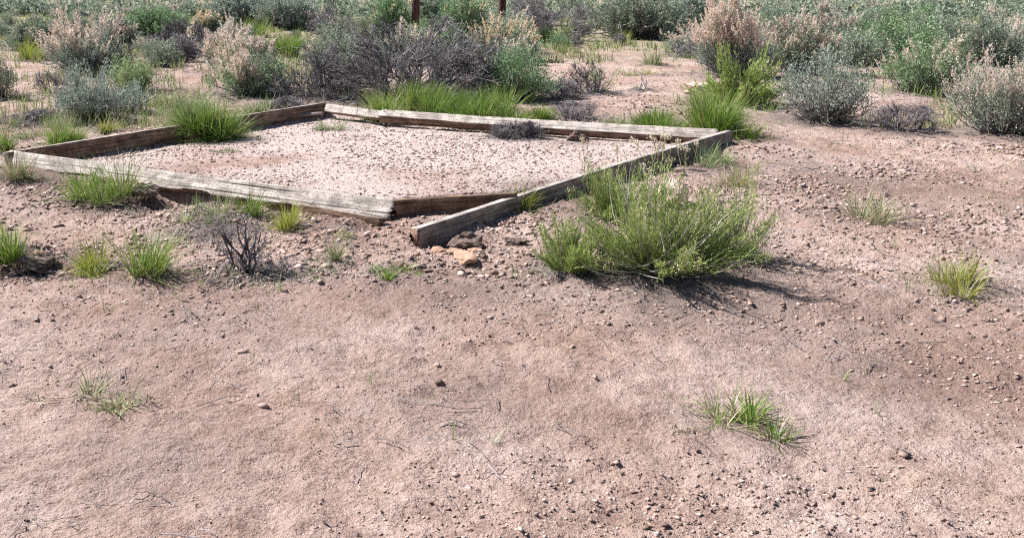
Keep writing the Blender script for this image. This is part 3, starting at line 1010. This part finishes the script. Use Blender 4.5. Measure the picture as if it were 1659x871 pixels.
G('bluish grass between the large clump and the far corner', 428, 186, 70, 30, 420, 'pale_grass', 140, lean=.9, dry=.25)
G('low blue-green grass behind the right half of the back plank', 1010, 206, 84, 20, 300, 'pale_grass', 141, lean=1.1, dry=.3)
G('sparse green grass at the left behind the left corner', 48, 222, 60, 24, 160, 'pale_grass', 142, lean=1.0, dry=.3)
G('green grass tuft between the round grey-green sagebrush and the plumed pair', 275, 172, 66, 28, 260, 'pale_grass', 143, lean=.9, dry=.2)
D('flat grey dead twigs behind the far corner of the bed', 470, 176, 90, 16, 321, mat='dead_mid', limbs=9, kids=(5, 5, 4), thick=.007)
D('flat grey dead twigs on the bare dirt at the left, behind the left corner', 60, 196, 130, 12, 322, mat='dead_mid', limbs=9, kids=(5, 4, 4), thick=.006)
# sagebrush
Sg('tall sagebrush with pink seed plumes at the upper left', 142, 120, 118, 72, 'grey_sage', 201, plumes=150, plume_h=.34, plume_side=(-.7, .2))
Sg('sagebrush crowned with pale pink plumes, farther one of the plumed pair', 386, 116, 104, 46, 'sage', 202, plumes=190, plume_h=.26)
Sg('green sagebrush with pink plumes on its left, nearer one of the plumed pair', 402, 154, 118, 58, 'green_sage', 203, plumes=110, plume_h=.22, plume_side=(-1, .2))
Sg('round grey-green sagebrush behind the left plank', 150, 192, 108, 66, 'grey_sage', 204, bare=.2, dens=1.3)
Sg('low grey sagebrush right beside the round grey-green one', 212, 182, 66, 40, 'grey_sage', 205, bare=.2)
Sg('small light green shrub above the round grey-green sagebrush', 222, 149, 80, 44, 'lime_sage', 206)
Sg('small sagebrush with peach plumes in the dark dead brush', 335, 56, 38, 24, 'sage', 207, plumes=50, plume_h=.3, plume_mat='plume_tan')
Sg('dark green shrub with brown stems at the left edge', 4, 158, 66, 66, 'sage', 208, bare=.35, plumes=25)
Sg('blue-green sagebrush at the upper left edge behind the yellow-green grass', 40, 82, 60, 36, 'sage', 209)
Sg('blue-green sagebrush between the meadow grass and the tall plumed one', 76, 80, 50, 34, 'sage', 210)
Sg('grey plumed sagebrush just right of the tall pink plumed one', 190, 78, 60, 44, 'grey_sage', 211, plumes=40, plume_h=.25)
Sg('light green shrub beyond the dark dead brush', 245, 62, 90, 36, 'green_sage', 212)
Sg('dense green sagebrush right of the big dead bush', 832, 160, 116, 72, 'green_sage', 213, low=.05, dens=1.2)
Sg('sagebrush with tan seed stalks in front of the right fence post', 812, 98, 96, 46, 'sage', 214, plumes=46, plume_h=.42, plume_mat='plume_tan')
Sg('green sagebrush left of the left fence post', 632, 64, 60, 60, 'green_sage', 215, plumes=14, plume_mat='plume_tan')
Sg('green sagebrush between the two fence posts', 748, 76, 90, 76, 'green_sage', 216, plumes=8, plume_mat='plume_tan')
Sg('sagebrush right behind the left fence post', 705, 54, 66, 60, 'sage', 217, plumes=10, plume_mat='plume_tan')
Sg('dense dark sagebrush spreading at the upper right', 1032, 62, 142, 66, 'sage', 218, low=.1, dens=1.25, bare=.15)
Sg('grey-green sagebrush behind the dense dark one on its right', 1122, 55, 84, 56, 'grey_sage', 219)
Sg('large pink plumed sagebrush at the right edge', 1192, 122, 110, 92, 'grey_sage', 220, plumes=260, plume_h=.36, plume_side=(-.6, -.3))
Sg('low green shrub under the forb right of the clump of twigs', 968, 150, 62, 36, 'lime_sage', 221, bare=.5, dens=.6)
Sg('green sage filling the middle of the dead branches', 560, 118, 60, 32, 'green_sage', 222, dens=.7)
Sg('pale grey sagebrush in the upper middle beyond the grass patch', 470, 46, 110, 40, 'grey_sage', 223)
Sg('grey-green sagebrush beyond the peach plumed one', 385, 40, 90, 36, 'grey_sage', 224)
# dead bushes
D('big grey dead sagebrush with a dark trunk behind the bed', 675, 163, 280, 108, 301, mat='dead_mid', limbs=20, kids=(7, 6, 6), thick=.032, trunk_rel=(-.08, -.05), low=.08)
D('sparse dead branches spreading left of the big dead sagebrush', 525, 156, 180, 82, 302, mat='dead_mid', limbs=11, kids=(6, 6, 6), thick=.02, low=.08)
D('low dead twigs at the left end behind the far corner', 478, 150, 80, 46, 303, mat='dead_mid', limbs=7, kids=(5, 5, 5), thick=.012, low=.08)
D('pale dead twigs between the big dead bush and the dense green sagebrush', 775, 160, 80, 70, 304, mat='dead', limbs=8, kids=(6, 6, 5), thick=.012)
D('dark dead bush left of the peach plumed sagebrush', 300, 84, 90, 56, 305, mat='dead_dark', limbs=9, kids=(7, 6, 6), thick=.022)
D('round grey dead bush beside the tall pink plumed sagebrush', 262, 101, 92, 38, 306, limbs=9, kids=(7, 6, 6), thick=.014)
D('low dead twigs at the foot of the tall pink plumed sagebrush', 190, 116, 90, 36, 307, mat='dead_dark', limbs=9, kids=(6, 6, 5), thick=.014)
D('small dead twiggy bush left of the round grey-green sagebrush', 85, 150, 54, 42, 308, limbs=6, kids=(6, 5, 5), thick=.012)
D('pale dead skeleton of a bush in the upper middle', 538, 68, 88, 52, 309, limbs=9, kids=(6, 6, 5), thick=.02)
D('grey dead bush right of the right fence post', 880, 66, 130, 72, 310, limbs=10, kids=(7, 7, 6), thick=.025)
D('small dead bush at the foot of the grey one, near the bare dirt', 932, 76, 46, 20, 311, limbs=6, kids=(6, 5, 5), thick=.010)
D('dead twig heap lying against the back right plank inside the bed', 838, 224, 84, 22, 312, mat='dead_dark', limbs=12, kids=(7, 6, 5), thick=.008)
D('dark half dead bush with green tips on the bare dirt', 955, 152, 84, 56, 313, mat='dead_dark', limbs=7, kids=(6, 5, 5), thick=.014)
D('flat grey twigs under the dense green sagebrush, right of it', 905, 158, 80, 24, 314, limbs=9, kids=(6, 6, 5), thick=.010)
D('flat grey twigs right of the pale wispy tuft near the right edge', 1112, 92, 70, 16, 315, limbs=8, kids=(6, 5, 5), thick=.010)
D('thick dark dead snag with grey twigs at the bottom', 382, 442, 110, 98, 316, mat='dead_mid', limbs=8, kids=(4, 3, 2), thick=.014, trunk_rel=(.1, 0))
D('tangle of grey twigs in the grass above the dead snag', 340, 372, 140, 24, 317, mat='dead', limbs=9, kids=(3, 2, 2), thick=.004)
D('low dark twigs on the ground right of the dead snag', 440, 440, 100, 22, 318, mat='dead_mid', limbs=7, kids=(3, 2, 2), thick=.006)
D('dead brush low on the ground behind the right end of the back plank', 935, 192, 100, 20, 319, limbs=9, kids=(6, 5, 5), thick=.008)
# rabbitbrush
RB('large green rabbitbrush in the right foreground with a dark base', 1062, 430, 325, 178, 820, 401, nl=30, heads=50, dead=.2)
RB('yellow-green rabbitbrush against the right plank, behind the large one', 990, 352, 170, 112, 420, 402, nl=26, heads=12, dead=.05)
RB('low green rabbitbrush on the left of the large one', 925, 440, 150, 92, 300, 403, nl=26, heads=8)
RB('greyer rabbitbrush with bleached stems at the right edge', 1185, 415, 180, 146, 360, 404, nl=22, heads=26, dead=.4)
RB('green leafy rabbitbrush at the right edge behind the grass clump', 1195, 168, 160, 100, 620, 405, nl=26, heads=0, leaf=.05, lw=.012, dead=.08)

# ------------------------------------------------------------------ bleached branch, flower stalks
D('bleached white dead branch poking up from the twig litter', 1040, 147, 34, 30, 320, mat='pale_twig', limbs=3, kids=(2, 2), thick=.022, name='fallen_branch', cat='branch')

def flower_stalks(label, u, v, w, h, n, seed):
    p, Wd, H = place(u, v, w, h)
    rng = np.random.default_rng(seed)
    root = thing('flower_stalk', label, 'plant', p, 'dry flower stalks by the right plank')
    base = rng.normal(0, Wd * .12, (n, 3)) * np.array([1, 1, 0])
    tips = base + np.stack([rng.normal(0, Wd * .35, n), rng.normal(0, Wd * .2, n), H * rng.uniform(.6, 1.05, n)], -1)
    t = np.linspace(0, 1, 4)[None, :, None]
    pp = base[:, None] * (1 - t) + tips[:, None] * t + rng.normal(0, .008, (n, 4, 3))
    b = Bag(); b.add(*tubes(pp, np.tile([.003, .0026, .0022, .0018], (n, 1)), rng.random(n), 4)); tag(b.build('stems', M['straw'], root), kind='stuff')
    q = np.repeat(np.arange(n), 26)
    b = Bag(); b.add(*leaves(tips[q] + rng.normal(0, .012, (len(q), 3)), rng.normal(0, 1, (len(q), 3)), .016, .011, rng, rng.random(len(q)))); tag(b.build('flower_head', M['flower'], root), kind='stuff')
flower_stalks('dry stalk with a cream flower head left of the two stalks by the right plank', 947, 282, 20, 62, 2, 1)
flower_stalks('dry stalk with a cream flower head near the back right plank', 1000, 268, 24, 38, 2, 2)
flower_stalks('group of dry seed stalks at the right plank below its upper end', 1062, 262, 60, 56, 12, 3)
flower_stalks('leaning dry stalks in front of the shaded right plank', 1108, 278, 40, 52, 6, 4)
flower_stalks('tall seed stalks rising from the middle of the large rabbitbrush', 1052, 400, 70, 126, 9, 5)

# ------------------------------------------------------------------ brush of the far flat
rng = np.random.default_rng(77)
protos = [
    sagebrush('x', (0, 60, 0), .9, .55, 'sage', 501, leaf=.055, dens=.7, clump=.10),
    sagebrush('x', (0, 60, 0), .9, .50, 'grey_sage', 502, leaf=.055, dens=.7, clump=.10, plumes=30),
    sagebrush('x', (0, 60, 0), .9, .55, 'green_sage', 503, leaf=.055, dens=.7, clump=.10),
    dead_bush('x', (0, 60, 0), .9, .5, 504, limbs=8, kids=(6, 6, 5), thick=.02, tips_r=.006),
]
LITTER[-4:] = []
FAR_KIND = ['blue-green sagebrush', 'grey sagebrush with faint plumes', 'green sagebrush', 'dead grey bush']
def far_label(k, x, y):
    u = CX + x / y * FPX
    zone = ('on the top left slope' if u < 300 else 'left of the fence posts' if u < 655 else 'behind the fence posts' if u < 850
            else 'behind the dense dark sagebrush' if u < 1130 else 'on the far right flat')
    dep = 'in the front row' if y < 25 else 'in the middle rows' if y < 36 else 'in the last rows'
    return FAR_KIND[k] + ' ' + dep + ' ' + zone
FAR_GROUP = 'brush scattered over the distant flat'
used = [False] * 4
def far_bush(k, x, y, s):
    global used
    z = float(ground_h(x, y))
    if not used[k]:
        r = protos[k]
        r.location = (x, y, z); r.rotation_euler[2] = rng.random() * 6; r.scale = (s, s, s)
        r['label'] = far_label(k, x, y); r['group'] = FAR_GROUP
        used[k] = True
    else:
        copy_thing(protos[k], (x, y, z), rng.random() * 6, (s * rng.uniform(.9, 1.2), s), far_label(k, x, y), FAR_GROUP)
    if y < 60: LITTER.append((x, y, s * .7, .7))
n = 0
pts = []
while n < 265:
    y = 17.5 + 42 * rng.random() ** 1.25
    x = y * (rng.uniform(-.41, .70) if rng.random() < .68 else rng.uniform(-.41, -.20))
    u = CX + x / y * FPX
    if u < 210 and y < 27: continue
    if u > 850 and u < 1200 and y < 20: continue
    s = rng.uniform(.45, 1.15) if u > 260 else rng.uniform(.35, .75)
    if any((x - a) ** 2 + (y - b) ** 2 < (.34 * (s + t)) ** 2 for a, b, t in pts): continue
    pts.append((x, y, s))
    far_bush(int(rng.choice(4, p=[.34, .28, .2, .18])), x, y, s)
    n += 1

# farther still the brush reads as one cover
def far_cover():
    rng = np.random.default_rng(5)
    b = Bag()
    N = 6500
    y = 42 + 360 * rng.random(N) ** 2.2
    x = y * rng.uniform(-.75, 1.0, N)
    z = base_h(x, y)
    per = 34
    k = np.repeat(np.arange(N), per)
    s = rng.uniform(.35, 1.15, N)
    th = rng.random(len(k)) * 2 * np.pi
    rr = np.sqrt(rng.random(len(k)))
    hz = np.sqrt(1 - rr ** 2) * rng.uniform(.3, 1, len(k))
    pos = np.stack([x[k] + np.cos(th) * rr * s[k] * .6, y[k] + np.sin(th) * rr * s[k] * .6, z[k] + hz * s[k] * .6], -1)
    b.add(*leaves(pos, rng.normal(0, 1, pos.shape) + np.array([0, 0, .8]), .24 * s[k], .11 * s[k], rng, np.clip(rng.random(N)[k] * .6 + .3 * rng.random(len(k)), 0, 1)))
    o = b.build('distant_scrub', M['sage'])
    tag(o, 'grey-green scrub covering the far slope', None, None, 'stuff')
far_cover()

# ------------------------------------------------------------------ ground cover
def field_grass():
    rng = np.random.default_rng(12)
    b = Bag()
    n = 7000
    y = 10.5 + 48 * rng.random(n) ** 1.6
    x = y * rng.uniform(-.42, .72, n)
    u = CX + x / y * FPX
    keep = (fbm(x / 1.6, y / 2.2, 93, 3) > np.where(u < 300, -.15, .0)) & ((y > 19) | (y < 13) | (u < 560) | (u > 1230))
    keep &= ~((y < 15.5) & (rng.random(n) < .62))
    keep &= ~inside(x, y, BED)
    keep &= ~((y < 14) & (u > 780) & (u < 1010) & (rng.random(n) < .6))
    x, y = x[keep], y[keep]
    per = 13
    k = np.repeat(np.arange(len(x)), per)
    N = len(k)
    X, Y = x[k] + rng.normal(0, .07, N), y[k] + rng.normal(0, .07, N)
    z = base_h(X, Y)
    ph = rng.random(N) * 6.28
    a = rng.gamma(2, .22, N)
    L = rng.uniform(.10, .30, N)
    t = np.linspace(0, 1, 3)[None, :, None]
    d = np.stack([np.sin(a) * np.cos(ph), np.sin(a) * np.sin(ph), np.cos(a)], -1)
    pts = np.stack([X, Y, z - .01], -1)[:, None] + d[:, None] * L[:, None, None] * t
    pts[:, 2, 2] -= .12 * L
    w = np.tile([1, .8, .1], (N, 1)) * (.00085 * Y)[:, None]
    sd_ = unit(np.stack([-np.sin(ph), np.cos(ph), rng.normal(0, .3, N)], -1))
    tn = rng.random(len(x))
    b.add(*ribbons(pts, w, sd_, np.clip(.6 * tn[k] + .4 * rng.random(N), 0, 1)))
    o = b.build('field_grass', M['field'])
    tag(o, 'thin dry and green grass filling the ground between the far bushes', None, None, 'stuff')
field_grass()

def gravel():
    rng = np.random.default_rng(8)
    N = 160000
    y = 2.3 * (17 / 2.3) ** (rng.random(N))
    y = np.where(rng.random(N) < .6, y, rng.uniform(5.0, 12.5, N))
    x = y * rng.uniform(-.45, .76, N)
    ins = inside(x, y, BED)
    dn = np.clip(.62 + 1.0 * fbm(x / .9, y / .9, 101, 4), .25, 1)
    keep = rng.random(N) < np.where(ins, np.maximum(dn, .35), dn)
    x, y, ins, dn = x[keep], y[keep], ins[keep], dn[keep]
    N = len(x)
    z = ground_h(x, y)
    s = (.0024 + np.where(ins, .009, .016 * dn) * rng.random(N) ** 4) * np.clip(y / 6, .55, 1.5)
    s = np.where(~ins & (rng.random(N) < .004), s + .02 * rng.random(N), s)
    m = 9000
    yc = rng.uniform(5.0, 8.6, m)
    xc = yc * rng.uniform(-.40, .20, m)
    kc = ~inside(xc, yc, BED) & (fbm(xc / .5, yc / .5, 131, 3) > -.05)
    xc, yc = xc[kc], yc[kc]
    x, y, ins = np.concatenate([x, xc]), np.concatenate([y, yc]), np.concatenate([ins, np.zeros(len(xc), bool)])
    z = np.concatenate([z, ground_h(xc, yc)])
    s = np.concatenate([s, .004 + .022 * rng.random(len(xc)) ** 5])
    N = len(x)
    O = np.array([[1, 0, 0], [0, 1, 0], [-1, 0, 0], [0, -1, 0], [0, 0, 1], [0, 0, -1]], float)
    a = rng.random(N) * 6.28
    sx, sy, sz = rng.uniform(.8, 1.9, N), rng.uniform(.6, 1.2, N), rng.uniform(.22, .75, N)
    V = O[None] * np.stack([sx, sy, sz], -1)[:, None] * (1 + rng.normal(0, .30, (N, 6, 3))) ; V = V + rng.normal(0, .22, (N, 6, 3))
    c, sn = np.cos(a)[:, None], np.sin(a)[:, None]
    V = np.stack([V[..., 0] * c - V[..., 1] * sn, V[..., 0] * sn + V[..., 1] * c, V[..., 2]], -1) * s[:, None, None]
    V = V + np.stack([x, y, z + s * .25], -1)[:, None]
    T = np.array([[0, 1, 4], [1, 2, 4], [2, 3, 4], [3, 0, 4], [1, 0, 5], [2, 1, 5], [3, 2, 5], [0, 3, 5]])
    F = (np.arange(N)[:, None, None] * 6 + T[None]).reshape(-1, 3)
    b = Bag()
    b.add(V.reshape(-1, 3), F, np.repeat(rng.beta(1.3, 1.5, N), 6))
    o = b.build('gravel', M['chips'])
    tag(o, 'small stone chips scattered over the dirt', None, None, 'stuff')
gravel()

def twig_litter():
    rng = np.random.default_rng(9)
    src = [l for l in LITTER if l[1] < 22]
    b = Bag()
    pos, ln, ang = [], [], []
    for (x, y, r, s) in src:
        n = int(np.clip(330 * r * s * s, 14, 330))
        pos.append(np.stack([x + rng.normal(0, r * .65, n), y + rng.normal(0, r * .65, n)], -1))
    yy = 2.4 + 13 * rng.random(2600)
    xx = yy * rng.uniform(-.45, .76, 2600)
    kk = fbm(xx / .8, yy / .8, 111, 3) > .05
    pos.append(np.stack([xx, yy], -1)[kk])
    pos = np.concatenate(pos)
    N = len(pos)
    ang = rng.random(N) * 6.28
    L = rng.uniform(.03, .20, N) * np.where(rng.random(N) < .2, 1.6, .8)
    t = np.linspace(-.5, .5, 4)
    px = pos[:, 0:1] + np.cos(ang)[:, None] * L[:, None] * t + rng.normal(0, .004, (N, 4))
    py = pos[:, 1:2] + np.sin(ang)[:, None] * L[:, None] * t + rng.normal(0, .004, (N, 4))
    pz = ground_h(px, py) + .004 + np.abs(rng.normal(0, .010, (N, 4)))
    ins = inside(pos[:, 0], pos[:, 1], BED) & (rng.random(N) < .75)
    k = ~ins
    r = rng.uniform(.0012, .0034, N) * np.clip(pos[:, 1] / 7, .7, 1.6)
    b.add(*tubes(np.stack([px, py, pz], -1)[k], np.tile([1, .9, .8, .5], (N, 1))[k] * r[k, None], rng.random(N)[k], 3))
    o = b.build('twig_litter', M['dead'])
    tag(o, 'grey twigs and litter strewn on the dirt under the bushes', None, None, 'stuff')
    j = rng.random(N) < .30
    j &= k
    px2, py2 = px[j] + rng.normal(0, .08, (j.sum(), 1)), py[j] + rng.normal(0, .08, (j.sum(), 1))
    pz2 = ground_h(px2, py2) + .006
    sd_ = unit(np.stack([-np.sin(ang[j]), np.cos(ang[j]), rng.normal(0, .4, j.sum())], -1))
    b = Bag()
    b.add(*ribbons(np.stack([px2, py2, pz2], -1), np.tile([.5, 1, .9, .2], (j.sum(), 1)) * .0035 * np.clip(py2[:, :1] / 7, .7, 1.6), sd_, rng.random(j.sum())))
    o = b.build('straw_litter', M['straw'])
    tag(o, 'broken straw-coloured grass stalks lying on the dirt', None, None, 'stuff')
twig_litter()

def sprouts():
    rng = np.random.default_rng(10)
    src = [l for l in LITTER if l[1] < 30]
    b = Bag()
    ps = []
    for (x, y, r, s) in src:
        n = int(np.clip(40 * r, 4, 60))
        ps.append(np.stack([x + rng.normal(0, r * .9, n), y + rng.normal(0, r * .9, n)], -1))
    n = 700
    yy = 3 + 30 * rng.random(n)
    ps.append(np.stack([yy * rng.uniform(-.42, .72, n), yy], -1))
    ps = np.concatenate(ps)
    ps = ps[~inside(ps[:, 0], ps[:, 1], BED)]
    ps = ps[fbm(ps[:, 0] / 1.1, ps[:, 1] / 1.1, 91, 2) > -.15]
    per = 5
    k = np.repeat(np.arange(len(ps)), per)
    N = len(k)
    x, y = ps[k, 0] + rng.normal(0, .015, N), ps[k, 1] + rng.normal(0, .015, N)
    z = ground_h(x, y)
    ph = rng.random(N) * 6.28
    a = rng.uniform(.1, 1.1, N)
    L = rng.uniform(.03, .12, N)
    t = np.linspace(0, 1, 3)[None, :, None]
    d = np.stack([np.sin(a) * np.cos(ph), np.sin(a) * np.sin(ph), np.cos(a)], -1)
    pts = np.stack([x, y, z - .005], -1)[:, None] + d[:, None] * L[:, None, None] * t
    pts[:, 2, 2] -= .15 * L
    w = np.tile([1, .8, .1], (N, 1)) * (np.maximum(.004, .0006 * y))[:, None]
    sd_ = unit(np.stack([-np.sin(ph), np.cos(ph), rng.normal(0, .3, N)], -1))
    b.add(*ribbons(pts, w, sd_, rng.random(N)))
    o = b.build('sparse_grass', M['pale_grass'])
    tag(o, 'sparse short grass sprouting between the bushes', None, None, 'stuff')
sprouts()

# ------------------------------------------------------------------ beyond the edges of the photograph the scrub goes on
Sg('broad grey sagebrush on open dirt, a little beyond and right of the bed', 1335, 196, 150, 92, 'grey_sage', 601, bare=.25)
Sg('green sagebrush far out on the right with a few plumes', 1500, 150, 120, 76, 'green_sage', 602, plumes=30)
Sg('sagebrush cut off by the right side of the view', 1625, 216, 170, 110, 'sage', 603, plumes=60)
D('grey dead bush lying low right of the broad grey sagebrush', 1455, 214, 110, 44, 604, limbs=9, kids=(6, 6, 5), thick=.014)
Sg('sagebrush with pink plumes behind the broad grey one', 1300, 118, 110, 78, 'sage', 605, plumes=120)
Sg('blue-green sagebrush on the far right horizon side', 1590, 104, 110, 70, 'sage', 606)
Sg('round green sagebrush between the two far right ones', 1430, 100, 100, 60, 'green_sage', 607)
G('dry pale tuft alone on the dirt right of the large rabbitbrush', 1400, 352, 110, 50, 260, 'pale_grass', 611, lean=1.0, dry=.5)
G('yellow-green tuft near the right side of the view', 1560, 470, 150, 70, 300, 'yellow_grass', 612, lean=.9, dry=.3)
G('thin straw tuft on the near dirt at the lower left', 190, 640, 130, 60, 130, 'pale_grass', 613, lean=1.0, dry=.6)
G('low green tuft on the near dirt at the lower right', 1180, 690, 170, 64, 190, 'grass', 614, lean=1.1, dry=.35)

build_ground()
